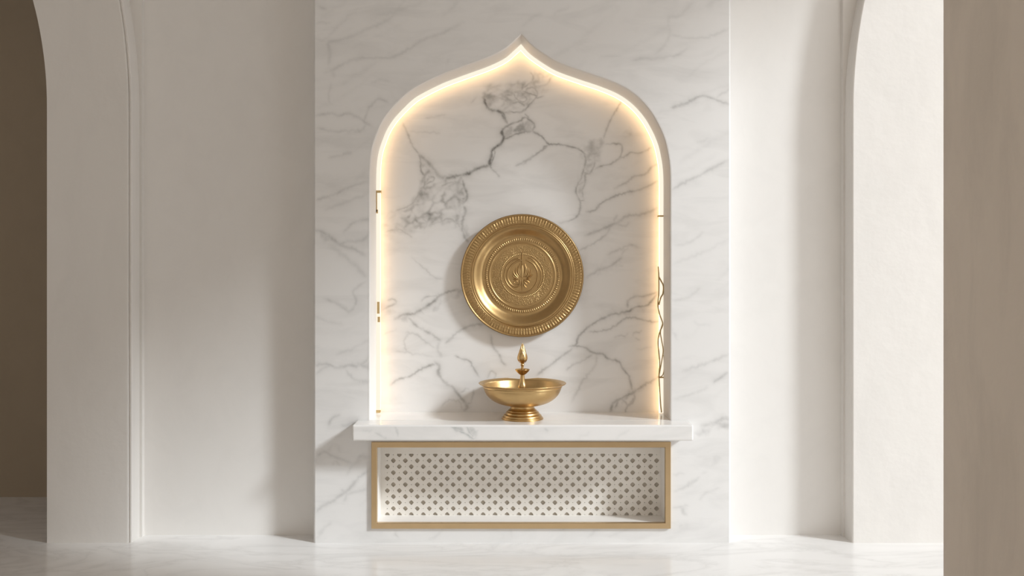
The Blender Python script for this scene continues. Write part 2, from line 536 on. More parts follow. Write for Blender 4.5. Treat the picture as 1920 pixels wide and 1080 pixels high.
for tr, w, s, pts in [
    (A, 3.2, .8, [(745, 5), (760, 60), (790, 92), (835, 100), (878, 118), (886, 150), (900, 182)]),
    (A, 3.4, .95, [(875, 225), (868, 250), (880, 280), (862, 320), (830, 342), (802, 368), (797, 405), (785, 440), (787, 478)]),
    (A, 1.5, .6, [(822, 362), (815, 410), (800, 440), (790, 478), (800, 485)]),
    (A, 3.6, .75, [(790, 470), (740, 478), (690, 495), (650, 520), (600, 532), (540, 545), (480, 558)]),
    (A, 4.5, .5, [(480, 558), (440, 535), (400, 480), (360, 440), (310, 395)]),
    (A, 2.2, .36, [(310, 395), (270, 345), (245, 290), (225, 240), (198, 180)]),
    (A, 2.4, .5, [(310, 390), (320, 450), (322, 505), (345, 540), (345, 600), (335, 622)]),
    (A, 2.2, .38, [(335, 620), (300, 672), (270, 722), (220, 752), (150, 775)]),
    (A, 1.7, .5, [(360, 540), (408, 548), (402, 575), (380, 582), (340, 610)]),
    (A, 2.6, .55, [(600, 560), (612, 612), (628, 650), (632, 690), (600, 732)]),
    (A, 1.8, .35, [(460, 610), (500, 590), (560, 580), (605, 600)]),
    (A, 3.2, .45, [(608, 740), (622, 782), (602, 840), (600, 900), (622, 960), (640, 985)]),
    (A, 2, .3, [(80, 920), (130, 905), (180, 900), (240, 938), (262, 955)]),
    (A, 2, .28, [(205, 862), (260, 830), (330, 828), (362, 862), (340, 900)]),
    (A, 2, .28, [(360, 880), (440, 850), (520, 830), (600, 900)]),
    (A, 2, .18, [(660, 45), (700, 5)]), (A, 2, .16, [(350, 152), (420, 140), (485, 124)]),
    (A, 2, .13, [(240, 240), (330, 245), (450, 250)]), (A, 2, .3, [(790, 485), (830, 520), (850, 545)]),
    (A, 2.2, .34, [(960, 472), (1008, 448), (1060, 425)]),
    (Z, 2.6, .75, [(330, 440), (345, 490), (392, 548)]), (Z, 1.8, .6, [(350, 712), (400, 690), (480, 652), (640, 626)]),
    (Z, 2.2, .6, [(320, 640), (360, 590), (440, 545), (500, 530), (570, 490), (655, 555), (640, 625)]),
    (Z, 1.8, .55, [(640, 625), (720, 672), (800, 750), (870, 758), (970, 772)]),
    (Z, 2.2, .42, [(800, 760), (700, 840), (600, 910), (480, 972)]),
    (Z, 1.6, .5, [(560, 450), (600, 490), (650, 555)]), (Z, 1.7, .5, [(550, 430), (600, 370), (680, 280), (660, 262), (570, 232), (530, 218)]),
    (Z, 1.6, .45, [(450, 232), (470, 290), (540, 332), (582, 300), (540, 260), (480, 236), (450, 232)]),
    (Z, 2.2, .5, [(330, 440), (410, 432), (520, 432), (562, 400)]), (Z, 2.4, .5, [(430, 350), (500, 330), (560, 372)]),
    (Z, 1.8, .4, [(540, 192), (620, 132), (650, 82), (620, 30)]), (Z, 2.2, .28, [(690, 182), (790, 145), (830, 70)]),
    (Z, 2.4, .35, [(200, 330), (300, 290), (400, 335)]), (Z, 2.4, .25, [(160, 200), (240, 180), (330, 162)]),
    (Z, 2.0, .4, [(560, 212), (640, 182), (690, 240), (680, 290), (750, 270)]),
    (B, 1.9, .5, [(150, 300), (175, 325), (220, 326), (280, 331), (320, 341), (370, 356), (410, 382), (432, 402)]),
    (B, 2, .42, [(175, 330), (140, 360), (80, 402), (0, 462)]),
    (B, 1.9, .4, [(545, 290), (560, 240), (580, 190), (610, 130), (640, 80), (668, 35)]),
    (B, 2.0, .48, [(400, 362), (425, 420), (423, 452), (410, 500), (393, 560), (368, 602), (360, 652), (377, 690), (392, 740), (375, 800), (340, 832), (250, 858)]),
    (B, 1.8, .42, [(490, 432), (480, 480), (450, 522), (423, 532), (420, 590), (402, 640), (412, 700)]),
    (B, 1.5, .4, [(425, 432), (470, 430)]), (B, 1.5, .38, [(405, 520), (450, 527)]), (B, 1.5, .38, [(370, 600), (415, 582)]), (B, 1.5, .35, [(365, 652), (405, 642)]), (B, 1.5, .35, [(385, 705), (415, 705)]),
    (B, 1.9, .4, [(480, 492), (540, 470), (590, 460), (640, 430), (662, 400), (672, 340), (640, 322), (550, 325)]),
    (B, 2.2, .38, [(640, 425), (700, 402), (730, 380), (780, 386), (830, 370), (870, 345)]),
    (B, 2.4, .34, [(620, 625), (700, 582), (750, 545), (830, 525), (870, 480), (910, 458)]),
    (B, 2.4, .42, [(430, 782), (490, 770), (520, 732), (590, 690), (700, 652), (760, 640), (840, 612), (910, 575)]),
    (B, 3.4, .3, [(420, 945), (480, 920), (560, 890), (600, 870), (650, 850), (700, 812), (830, 790), (915, 755)]),
    (B, 2.2, .25, [(380, 1042), (450, 1010), (530, 960), (570, 925), (590, 880)]),
    (B, 3, .26, [(570, 1072), (660, 1030), (730, 1005), (780, 1022)]), (B, 2, .2, [(650, 1085), (710, 1030)]),
    (B, 2.6, .2, [(640, 800), (620, 850), (690, 880), (720, 850)]),
    (C, 3.2, .5, [(570, 215), (500, 232), (430, 262), (400, 292), (350, 330), (310, 352), (260, 380), (200, 382), (140, 412)]),
    (C, 2.6, .3, [(60, 352), (100, 330), (150, 305), (125, 280), (90, 292)]),
    (C, 2.2, .3, [(310, 300), (340, 270), (400, 260), (430, 262)]), (C, 1.6, .2, [(250, 10), (330, 80), (400, 140), (450, 150)]),
    (C, 3, .36, [(230, 400), (265, 440), (300, 470), (360, 500), (410, 530), (440, 555)]),
    (C, 2.4, .25, [(215, 500), (280, 512), (340, 560), (400, 602)]),
    (C, 3, .36, [(470, 570), (500, 545), (540, 505), (600, 470), (650, 450), (730, 445)]),
    (C, 4, .22, [(430, 560), (420, 610), (445, 655)]),
    (C, 2.4, .46, [(110, 840), (170, 802), (235, 788), (290, 752), (350, 720), (405, 705)]),
    (C, 3.6, .42, [(400, 690), (430, 722), (425, 770), (470, 830), (520, 860), (560, 912), (600, 962), (612, 990), (590, 1012)]),
    (C, 2.2, .5, [(535, 652), (580, 672), (622, 682), (650, 722), (690, 790)]),
    (C, 2.8, .36, [(765, 510), (780, 590), (820, 642), (840, 690), (865, 712)]),
    (C, 2.2, .3, [(560, 892), (622, 868)]), (C, 2, .28, [(745, 800), (768, 752), (800, 770), (790, 802)]),
    (C, 2.2, .24, [(440, 990), (490, 942), (560, 950), (582, 1005)]), (C, 2.2, .24, [(655, 870), (640, 950), (605, 965)]),
    (C, 2.2, .15, [(60, 520), (150, 480)]), (C, 2.2, .16, [(150, 622), (240, 632), (390, 660)]), (C, 2, .18, [(220, 630), (200, 560), (230, 500)]),
    (D, 2.4, .55, [(300, 592), (345, 582), (365, 530), (415, 475), (480, 430), (540, 400), (590, 380), (690, 362), (740, 332), (810, 322), (890, 235)]),
    (D, 3, .34, [(685, 340), (690, 290), (740, 265), (800, 262), (885, 235)]),
    (D, 2.2, .4, [(430, 495), (520, 490), (600, 460), (680, 402), (760, 410), (840, 430), (890, 428)]),
    (D, 2.2, .46, [(310, 585), (360, 588), (410, 600), (460, 632), (520, 640), (560, 672), (630, 690), (650, 732), (690, 780), (710, 842), (715, 885)]),
    (D, 2.4, .4, [(335, 600), (260, 650), (200, 700), (140, 742), (85, 785)]),
    (D, 2, .28, [(460, 640), (400, 682), (330, 712), (285, 745)]), (D, 3, .2, [(490, 650), (470, 722), (400, 800), (360, 880), (315, 960)]),
    (D, 3.2, .48, [(890, 790), (800, 842), (720, 890), (640, 932), (590, 962), (578, 1020)]),
    (D, 2, .42, [(730, 895), (730, 942), (690, 972), (640, 932), (602, 1000)]), (D, 2, .4, [(670, 1030), (680, 990), (735, 930)]),
    (D, 2.2, .25, [(605, 530), (685, 508)]), (D, 2.2, .25, [(720, 520), (775, 488)]), (D, 2, .2, [(735, 535), (765, 550)]),
    (D, 3, .28, [(410, 140), (500, 92), (580, 60), (650, 5)]), (D, 2, .15, [(750, 610), (840, 595)]), (D, 2.2, .22, [(690, 290), (680, 330)]),
]:
    nv.line(tr, pts, w, s)
nv.V *= 0.82 + 0.35 * nv.noise(30)

# ---- pier stone
pv = Veins(584, 1376, -12, 1026, 2.0)
pv.kw, pv.ks = 1.35, 0.8
E = (580, 0, 3.6); F = (980, 0, 3.6); G_ = (580, 300, 2.157); H = (1240, 300, 2.157); K = (580, 780, 4.32); Q = (1240, 780, 4.32); U = (580, 960, 2.4)
pv.blob(G_, [(25, 290), (60, 280), (100, 320), (60, 335)], 0.28, 8)
pv.blob(G_, [(215, 310), (238, 300), (238, 325)], 0.25, 6)
pv.blob(Q, [(180, 570), (240, 530), (310, 505), (270, 545), (210, 585)], 0.38, 5)
pv.blob(Q, [(170, 770), (215, 755), (210, 790), (180, 795)], 0.34, 5)
pv.blob(Q, [(420, 90), (480, 30), (540, 15), (540, 90), (480, 90)], 0.42, 7)
pv.blob(Q, [(290, 140), (340, 100), (400, 95), (370, 135)], 0.3, 7)
pv.blob(Q, [(400, 400), (430, 350), (500, 340), (460, 380)], 0.2, 7)
pv.blob(K, [(425, 320), (470, 325), (480, 360), (380, 365)], 0.26, 6)
pv.blob(K, [(110, 290), (170, 260), (180, 310), (120, 310)], 0.24, 8)
pv.blob(E, [(110, 470), (190, 450), (160, 500)], 0.2, 10)
pv.blob(G_, [(190, 825), (235, 815), (240, 845)], 0.3, 5)
for tr, w, s, pts in [
    (E, 2.2, .34, [(42, 782), (100, 770), (150, 765), (200, 782), (260, 765), (330, 790), (380, 830), (425, 852)]),
    (E, 2.4, .27, [(370, 822), (400, 740), (460, 668), (535, 692)]), (E, 2.4, .26, [(55, 862), (150, 885), (280, 880), (350, 880), (382, 838)]),
    (E, 3.2, .25, [(130, 442), (140, 360), (130, 290), (210, 270), (300, 240), (380, 200), (500, 150), (570, 105)]),
    (E, 3.0, .23, [(105, 492), (180, 460), (300, 400), (450, 390), (560, 385), (700, 310), (780, 262), (900, 222), (1040, 150)]),
    (E, 2.4, .2, [(45, 160), (135, 154)]), (E, 2.6, .3, [(70, 45), (110, 60)]), (E, 2, .15, [(140, 700), (130, 640), (150, 560)]),
    (E, 2.2, .3, [(135, 1065), (210, 1048), (285, 1030)]), (E, 2.4, .12, [(420, 560), (480, 540), (540, 550)]), (E, 2.4, .12, [(930, 440), (950, 400)]),
    (E, 3, .12, [(560, 110), (640, 10)]), (E, 3, .13, [(900, 110), (960, 60), (1000, 10)]), (E, 2.5, .14, [(40, 260), (100, 270), (190, 180), (320, 60)]),
    (F, 2.3, .55, [(1000, 728), (1050, 715), (1120, 690), (1180, 655), (1240, 650), (1320, 680), (1400, 708)]), (F, 2, .36, [(1310, 662), (1390, 605)]),
    (F, 2.4, .22, [(730, 410), (800, 395), (880, 396), (960, 385), (1050, 370), (1110, 325)]), (F, 2.4, .18, [(880, 382), (950, 310), (990, 230), (985, 120), (1060, 110), (1150, 5)]),
    (F, 2.4, .2, [(1000, 230), (1100, 255), (1260, 250), (1390, 190)]), (F, 2.4, .16, [(0, 180), (60, 120), (130, 90)]), (F, 2.4, .16, [(215, 95), (310, 50)]), (F, 2, .16, [(530, 385), (660, 382)]),
    (F, 2.2, .18, [(1180, 960), (1270, 930)]), (F, 2.2, .15, [(900, 770), (1000, 735)]), (F, 2.2, .12, [(190, 390), (280, 330)]),
    (G_, 2.2, .36, [(28, 162), (70, 150), (120, 130), (160, 110), (235, 88)]), (G_, 2.4, .2, [(60, 205), (120, 180), (230, 140)]),
    (G_, 3, .42, [(22, 285), (50, 290), (90, 315), (130, 345), (180, 360), (228, 388)]), (G_, 4.5, .24, [(85, 348), (150, 395), (200, 440), (230, 475)]),
    (G_, 2.2, .3, [(138, 292), (170, 260), (200, 245), (242, 238)]), (G_, 2.6, .34, [(120, 340), (160, 330), (215, 325), (238, 300)]),
    (G_, 2.2, .3, [(58, 560), (110, 580), (160, 612), (190, 572), (178, 530), (230, 488)]), (G_, 2, .22, [(25, 632), (80, 655), (135, 665)]), (G_, 2.2, .2, [(110, 570), (150, 600), (160, 620)]),
    (G_, 2.4, .42, [(22, 832), (70, 825), (110, 840), (160, 830), (205, 830), (242, 798)]), (G_, 2.2, .4, [(195, 822), (238, 846)]), (G_, 2.2, .25, [(25, 865), (60, 840), (90, 830)]),
    (G_, 2, .24, [(148, 850), (180, 885), (242, 895)]), (G_, 2.6, .34, [(78, 1075), (90, 1045), (125, 1030)]), (G_, 2.4, .42, [(135, 1075), (195, 1052)]), (G_, 2.4, .16, [(110, 785), (200, 750), (242, 728)]),
    (H, 2.3, .5, [(42, 122), (100, 85), (150, 65), (210, 30), (275, -2)]), (H, 2.4, .2, [(55, 347), (110, 335), (150, 310), (170, 288)]), (H, 2.4, .2, [(45, 568), (110, 555), (155, 518)]),
    (H, 2.4, .18, [(135, 655), (195, 667)]), (H, 2.2, .2, [(45, 685), (62, 725)]), (H, 2.4, .28, [(85, 856), (150, 832), (210, 812), (275, 785)]), (H, 2.2, .45, [(210, 898), (240, 880), (268, 858)]),
    (H, 2.4, .16, [(55, 965), (140, 940), (190, 918)]), (H, 3.4, .42, [(160, 1080), (220, 1060), (250, 1045), (275, 1050)]), (H, 2.4, .14, [(50, 420), (160, 380), (275, 320)]),
    (K, 2.0, .42, [(55, 788), (110, 725), (180, 695), (225, 662), (300, 610), (350, 560), (410, 490), (480, 440)]), (K, 1.8, .22, [(300, 640), (380, 612), (460, 598)]),
    (K, 2.2, .26, [(60, 325), (120, 290), (180, 320), (260, 350), (345, 382)]), (K, 2, .2, [(190, 395), (215, 365), (245, 400)]), (K, 1.8, .28, [(75, 960), (120, 905), (175, 868)]),
    (K, 2, .18, [(300, 480), (350, 400), (440, 340)]), (K, 2, .25, [(210, 185), (270, 150)]), (K, 2, .25, [(285, 690), (300, 630), (260, 600)]), (K, 2.2, .18, [(240, 250), (250, 290)]),
    (Q, 2, .24, [(100, 612), (180, 580), (300, 508)]), (Q, 1.8, .25, [(95, 745), (160, 735), (215, 722)]), (Q, 2.4, .2, [(310, 680), (360, 625), (470, 580)]), (Q, 1.8, .2, [(100, 475), (180, 468)]),
    (Q, 2, .28, [(290, 150), (370, 105), (450, 60), (540, 20)]), (Q, 2, .2, [(150, 905), (170, 880)]), (Q, 2, .15, [(330, 470), (360, 455)]),
    (U, 2, .18, [(540, 122), (600, 80)]), (U, 2, .2, [(1130, 82), (1175, 55)]), (U, 2, .18, [(1255, 112), (1295, 78)]), (U, 2, .24, [(390, 85), (398, 112)]), (U, 1.8, .2, [(35, 115), (72, 68)]),
    (U, 2, .16, [(900, 70), (910, 110)]), (U, 2, .15, [(1350, 110), (1450, 70)]),
]:
    pv.line(tr, pts, w, s)
# weak bedding that runs up to the right all over the slab
for _ in range(70):
    x, y = rng.uniform(590, 1370), rng.uniform(-10, 1020)
    L_ = rng.uniform(30, 120)
    sl = rng.uniform(0.3, 0.75)
    pv.line((0, 0, 1), [(x, y), (x + L_ * .4, y - L_ * .4 * sl + rng.normal(0, 6)), (x + L_, y - L_ * sl)], rng.uniform(2.5, 6), rng.uniform(.03, .10))

# ------------------------------------------------------------------ niche outline (px on the pier face)
left_half = [(977.8, 62.5), (963, 76), (944, 92), (913, 107), (872, 122), (830, 137.5), (797, 153), (769, 169), (747, 189), (727, 211), (713, 233), (703.6, 256), (696.7, 279), (693.5, 305), (692.5, 335), (692.5, 400)]
right_half = [(977.8, 62.5), (996.7, 83), (1021.7, 101), (1049, 116.7), (1091, 132), (1132.8, 146), (1169, 161.5), (1196.7, 181), (1219, 205.6), (1235.6, 233), (1247.5, 261), (1254, 289), (1257, 312), (1258, 340), (1258, 400)]
LH = catmull(left_half, 14)
RH = catmull(right_half, 14)
Y_SH = 792.0     # where the shelf takes over


def xl(y):
    return np.interp(y, LH[:, 1], LH[:, 0], left=977.8)


def xr(y):
    return np.interp(y, RH[:, 1], RH[:, 0], left=977.8)


rows_o = np.unique(np.concatenate([np.linspace(62.5, 190, 110), np.linspace(190, 400, 90), np.linspace(400, Y_SH, 160)]))
OUT_L = np.stack([xl(rows_o), rows_o], 1)
OUT_R = np.stack([xr(rows_o), rows_o], 1)

# ------------------------------------------------------------------ wall_center: the marble pier face
PX0, PX1 = 591.0, 1367.0
V, Fc, VV = [], [], []


def patch(xa, xb, ys, ncol):
    """grid between x = xa(y) and xb(y) (px on the face) for the rows ys"""
    base = len(V)
    for y, a, b in zip(ys, xa, xb):
        xs = np.linspace(a, b, ncol + 1)
        v = pv.at(xs, np.full(len(xs), y)) if y > -12 else np.zeros(len(xs))
        for x, q in zip(xs, v):
            V.append((WX(x), 0.0, WZ(y)))
            VV.append(q)
    for j in range(len(ys) - 1):
        for i in range(ncol):
            p = base + j * (ncol + 1) + i
            Fc.append((p, p + 1, p + ncol + 2, p + ncol + 1))


Y_TOP = CY - (CEIL - CAM_H) * F_PX / CAM_D
rows_t = np.concatenate([np.linspace(Y_TOP, -12, 12), np.linspace(-10, 62.5, 36)])
patch(np.full(len(rows_t), PX0), np.full(len(rows_t), 977.8), rows_t, 150)
patch(np.full(len(rows_t), 977.8), np.full(len(rows_t), PX1), rows_t, 150)
# the trim covers a narrow rounded lip; the face starts just outside it
patch(np.full(len(rows_o), PX0), OUT_L[:, 0], rows_o, 150)
patch(OUT_R[:, 0], np.full(len(rows_o), PX1), rows_o, 150)
rows_b = np.linspace(Y_SH, 832, 16)
patch(np.full(16, PX0), np.full(16, PX1), rows_b, 300)
FX0, FX1, FY0, FY1 = 697.0, 1257.0, 828.0, 990.0     # the brass frame
HX0, HX1, HY0, HY1 = 703.0, 1251.0, 832.0, 985.0     # the hole behind it
rows_c = np.linspace(HY0, HY1, 70)
patch(np.full(70, PX0), np.full(70, HX0), rows_c, 50)
patch(np.full(70, HX1), np.full(70, PX1), rows_c, 50)
rows_d = np.linspace(HY1, 1018.05, 15)
patch(np.full(15, PX0), np.full(15, PX1), rows_d, 300)
# chamfered arrises and sides of the pier
for px, sgn in ((PX0, -1), (PX1, 1)):
    b0 = len(V)
    x = WX(px)
    ch = 0.008
    for z in (0.0, CEIL):
        for dx, y in ((0, 0), (sgn * ch, ch), (sgn * ch, 0.5)):
            V.append((x + dx, y, z))
            VV.append(0.05)
    Fc += [(b0, b0 + 1, b0 + 4, b0 + 3), (b0 + 1, b0 + 2, b0 + 5, b0 + 4)]
center = link_mesh('wall_center', V, Fc, M_marble, kind='structure')
set_vein(center, np.array(VV))

# ------------------------------------------------------------------ niche back wall
nb_V, nb_F = [], []
nx, ny = 430, 570
gx = np.linspace(WX(685, 0), WX(1265, 0), nx)
gz = np.linspace(WZ(55, 0), WZ(815, 0), ny)
XX, ZZ = np.meshgrid(gx, gz)
sp = F_PX / (CAM_D + NICHE_Y)
vn = nv.at((CX + XX * sp).ravel(), (CY - (ZZ - CAM_H) * sp).ravel())
nb_V = np.stack([XX.ravel(), np.full(XX.size, NICHE_Y), ZZ.ravel()], 1)
idx = np.arange(nx * ny).reshape(ny, nx)
nb_F = np.stack([idx[:-1, :-1].ravel(), idx[:-1, 1:].ravel(), idx[1:, 1:].ravel(), idx[1:, :-1].ravel()], 1)
niche = link_mesh('wall_niche', nb_V.tolist(), nb_F.tolist(), M_niche, kind='structure')
set_vein(niche, vn)

# ------------------------------------------------------------------ niche reveal (white, rounded lip)
path = np.vstack([OUT_L[::-1], OUT_R[1:]])
PW = np.stack([WX(path[:, 0]), WZ(path[:, 1])], 1)        # left base -> tip -> right base


def offset(P, d):
    """move the open outline inwards by d with mitred corners"""
    T = np.diff(P, axis=0)
    T /= np.linalg.norm(T, axis=1)[:, None]
    n = np.stack([T[:, 1], -T[:, 0]], 1)
    n0 = np.vstack([n[:1], n])
    n1 = np.vstack([n, n[-1:]])
    m = n0 + n1
    m /= np.linalg.norm(m, axis=1)[:, None]
    c = np.clip((m * n0).sum(1), 0.45, 1)
    return P + m * (d / c)[:, None]


prof = [(0.0, 0.0)] + [(0.0085 * math.sin(a), 0.018 * (1 - math.cos(a))) for a in np.linspace(0.2, math.pi / 2, 7)] + [(0.0085, 0.12), (0.0085, NICHE_Y + 0.02)]
tv, tf = [], []
npth = len(PW)
for d, y in prof:
    O = offset(PW, d - 0.004)
    tv += [(p[0], y - (0.0006 if y == 0 else 0), p[1]) for p in O]
for k in range(len(prof) - 1):
    for i in range(npth - 1):
        a = k * npth + i
        tf.append((a, a + 1, a + npth + 1, a + npth))
link_mesh('trim_1', tv, tf, M_trim, smooth=True, kind='structure').data.set_sharp_from_angle(angle=math.radians(35))

# ------------------------------------------------------------------ light strip
strip = thing('light_strip', 'glowing warm white light strip running around the inside edge of the pointed arch niche', 'light', (WX(977), NICHE_Y, WZ(790)))
org = np.array(strip.location)
sel = PW[PW[:, 1] > 0.577]


def swept(prof, base):
    v, f = [], []
    n = len(base)
    for d, y in prof:
        O = offset(base, d)
        v += [(p[0] - org[0], y - org[1], p[1] - org[2]) for p in O]
    m = len(prof)
    for k in range(m):
        k2 = (k + 1) % m
        for i in range(n - 1):
            f.append((k * n + i, k * n + i + 1, k2 * n + i + 1, k2 * n + i))
    f.append(tuple(k * n for k in range(m)))
    f.append(tuple(k * n + n - 1 for k in range(m))[::-1])
    return v, f


v, f = swept([(0.005, 0.196), (0.0215, 0.196), (0.024, 0.1985), (0.024, 0.214), (0.005, 0.214)], sel)
dif = link_mesh('diffuser', v, f, M_led, strip)
dif.data.materials.append(M_led2)
nseg_ = len(sel) - 1
for k_f in range(2 * nseg_, 4 * nseg_):       # the lamp's own face looks in across the niche
    dif.data.polygons[k_f].material_index = 1
v, f = swept([(0.007, 0.2145), (0.007, 0.2395), (0.005, 0.2395), (0.005, 0.2145)], sel)
link_mesh('channel', v, f, M_clip, strip)['label'] = 'brass backing channel'


def clip_bars(bars):
    bm = bmesh.new()
    for (x0, y0, x1, y1, yy) in bars:
        add_box(bm, WX(x0, yy) - org[0], WX(x1, yy) - org[0], yy - org[1], 0.216 - org[1], WZ(y1, yy) - org[2], WZ(y0, yy) - org[2])
    return bm


for bars in (
    [(703.5, 357, 714, 361.5, .192), (704, 361, 707, 397, .192), (703.5, 393, 708.5, 400, .192)],
    [(707, 566, 711.5, 588, .192), (708, 594, 712.5, 604, .192)],
    [(703.5, 769, 713, 774, .192)],
    [(1234, 403.5, 1246, 406.5, .190)],
    [(1235, 706.5, 1245, 709, .190)],
):
    bm_obj('clip', clip_bars(bars), M_clip, strip)['label'] = 'brass mounting clip'

# ------------------------------------------------------------------ loose brass wire on the right
wz = (1180, 380, 2.35)


def wire_path(pts, yv):
    p = np.array([(wz[0] + a / wz[2], wz[1] + b / wz[2]) for a, b in pts])
    p = catmull(p, 6)
    yy = yv + 0.004 * np.sin(np.linspace(0, 9, len(p)))
    yy[-1] = yv
    return [(WX(x, y), y, WZ(q, y)) for (x, q), y in zip(p, yy)]


wire = thing('wire', 'thin twisted brass wire hanging along the right light strip down to the shelf', 'wire', (WX(1240, .18), .183, .575))
wo = np.array(wire.location)
for pts, r, yv in (
    ([(128, 282), (130, 330), (130, 400), (126, 450), (133, 490), (147, 535), (134, 570), (127, 610), (130, 660), (134, 710), (131, 760), (134, 830), (138, 890), (142, 924)], .0030, .183),
    ([(129, 325), (140, 345), (150, 368), (148, 400), (138, 420), (130, 450)], .0035, .186),
    ([(146, 535), (137, 570), (142, 605), (149, 650), (144, 690), (137, 730), (131, 762)], .0026, .179),
    ([(151, 672), (154, 720), (150, 752), (142, 765), (132, 768)], .0024, .186),
):
    P_ = np.array(wire_path(pts, yv)) - wo
    v, f = tube(P_, r, 8)
    link_mesh('strand', v, f, M_wire, wire, smooth=True)

# ------------------------------------------------------------------ marble shelf
SH_T, SH_B, SH_F = WZ(797, -.13), WZ(827, -.13), -0.13
SX0, SX1 = WX(660, -.13), WX(1300.5, -.13)
sv = Veins(655, 1306, 790, 834, 1.0)
J = (650, 765, 5.647)
J2 = (980, 765, 5.647)
sv.blob(J, [(1110, 200), (1200, 195), (1230, 250), (1150, 240)], 0.6, 5)
sv.blob(J, [(1260, 200), (1300, 195), (1390, 250), (1390, 345), (1310, 300)], 0.5, 5)
sv.blob(J, [(1250, 255), (1330, 290), (1340, 340), (1270, 300)], 0.35, 5)
sv.blob(J, [(380, 300), (410, 290), (405, 330)], 0.3, 4)
sv.blob(J, [(520, 220), (560, 255), (550, 285), (530, 260)], 0.3, 4)
for tr, w, s, pts in [(J, 2, .5, [(1100, 190), (1160, 235), (1240, 265), (1300, 300), (1350, 340)]), (J, 1.6, .5, [(1270, 195), (1300, 260), (1340, 300)]),
                      (J, 2, .22, [(300, 260), (350, 285), (400, 320)]), (J, 2, .15, [(180, 240), (260, 235)]), (J2, 1.8, .28, [(240, 220), (262, 245)]),
                      (J2, 3, .1, [(600, 330), (700, 260)]), (J2, 3, .1, [(1000, 330), (1120, 240)])]:
    sv.line(tr, pts, w, s)
bm = bmesh.new()
add_box(bm, SX0, SX1, SH_F, 0.0, SH_B, SH_T)
bmesh.ops.bevel(bm, geom=bm.edges[:], offset=0.008, segments=3, affect='EDGES', profile=0.5)
big = [f_ for f_ in bm.faces if f_.normal.y < -0.9 and f_.calc_area() > 0.02]
# the tongue that runs back into the niche
add_box(bm, WX(692) + .004, WX(1258) - .004, -0.001, NICHE_Y + .003, SH_B + .012, SH_T)
shelf = None
# dense front face so the stone's markings are carried by the mesh
f0 = big[0]
zs = [v_.co.z for v_ in f0.verts]
xs_ = [v_.co.x for v_ in f0.verts]
zb, zt, xa, xb = min(zs), max(zs), min(xs_), max(xs_)
bmesh.ops.delete(bm, geom=[f0], context='FACES_ONLY')
gxs, gzs = np.linspace(xa, xb, 420), np.linspace(zb, zt, 20)
grid = [[bm.verts.new((x, SH_F, z)) for x in gxs] for z in gzs]
for j in range(19):
    for i in range(419):
        bm.faces.new((grid[j][i], grid[j][i + 1], grid[j + 1][i + 1], grid[j + 1][i]))
bmesh.ops.remove_doubles(bm, verts=bm.verts, dist=1e-5)
ox, oz = WX(977), SH_B
for v_ in bm.verts:
    v_.co.x -= ox
    v_.co.z -= oz
shelf = bm_obj('marble_shelf', bm, M_shelf)
shelf.location = (ox, 0, oz)
shelf['label'] = 'thick white marble shelf slab jutting out at the foot of the arched niche'
shelf['category'] = 'shelf'
vals = np.zeros(len(shelf.data.vertices))
co = np.empty(len(vals) * 3)
shelf.data.vertices.foreach_get('co', co)
co = co.reshape(-1, 3) + np.array([ox, 0, oz])
fr = co[:, 1] < SH_F + 1e-4
k_ = F_PX / (CAM_D + SH_F)
vals[fr] = sv.at(CX + co[fr, 0] * k_, CY - (co[fr, 2] - CAM_H) * k_)
set_vein(shelf, vals)

# ------------------------------------------------------------------ vent grille below the shelf
GY = 0.135
gr = thing('vent_grille', 'brass framed pierced lattice grille set in the marble wall under the shelf', 'grille', (WX(977), 0, WZ(990)))
go = np.array(gr.location)


def gbox(bm, x0, x1, y0, y1, z0, z1):
    add_box(bm, x0 - go[0], x1 - go[0], y0 - go[1], y1 - go[1], z0 - go[2], z1 - go[2])


fx0, fx1, fz0, fz1 = WX(FX0), WX(FX1), WZ(FY1), WZ(FY0)
fw = 0.0255
bm = bmesh.new()
# mitred frame: outer and inner rectangles, extruded
rings = []
for (ax0, ax1, az0, az1, yy) in ((fx0, fx1, fz0, fz1, 0.012), (fx0, fx1, fz0, fz1, -0.012), (fx0 + .0015, fx1 - .0015, fz0 + .0015, fz1 - .0015, -0.0135),
                                 (fx0 + fw - .0015, fx1 - fw + .0015, fz0 + fw - .0015, fz1 - fw + .0015, -0.0135), (fx0 + fw, fx1 - fw, fz0 + fw, fz1 - fw, -0.012), (fx0 + fw, fx1 - fw, fz0 + fw, fz1 - fw, 0.012)):
    rings.append([bm.verts.new((x - go[0], yy - go[1], z - go[2])) for x, z in ((ax0, az0), (ax1, az0), (ax1, az1), (ax0, az1))])
for k in range(len(rings)):
    a, b = rings[k], rings[(k + 1) % len(rings)]
    for i in range(4):
        bm.faces.new((a[i], a[(i + 1) % 4], b[(i + 1) % 4], b[i]))
bm_obj('frame', bm, M_frame, gr)['label'] = 'satin brass frame'
# liner of the recess
lx0, lx1, lz0, lz1 = fx0 + fw - .002, fx1 - fw + .002, fz0 + fw - .002, fz1 - fw + .002
bm = bmesh.new()
t_ = 0.006
gbox(bm, lx0 - t_, lx0, 0.011, GY + .05, lz0 - t_, lz1 + t_)
gbox(bm, lx1, lx1 + t_, 0.011, GY + .05, lz0 - t_, lz1 + t_)
gbox(bm, lx0, lx1, 0.011, GY + .05, lz0 - t_, lz0)
gbox(bm, lx0, lx1, 0.011, GY + .05, lz1, lz1 + t_)
bm_obj('liner', bm, M_trim, gr)
# pierced panel made of rectangular cells, every second one with a hole
pX = lambda px: WX(px, GY) - go[0]
pZ = lambda py: WZ(py, GY) - go[2]
cw, chh = 11.22, 11.25
gx0, gy0 = 726.2 - cw / 2, 850.4 - 5.6 + 2.0
verts, faces = [], []
TH = 0.012


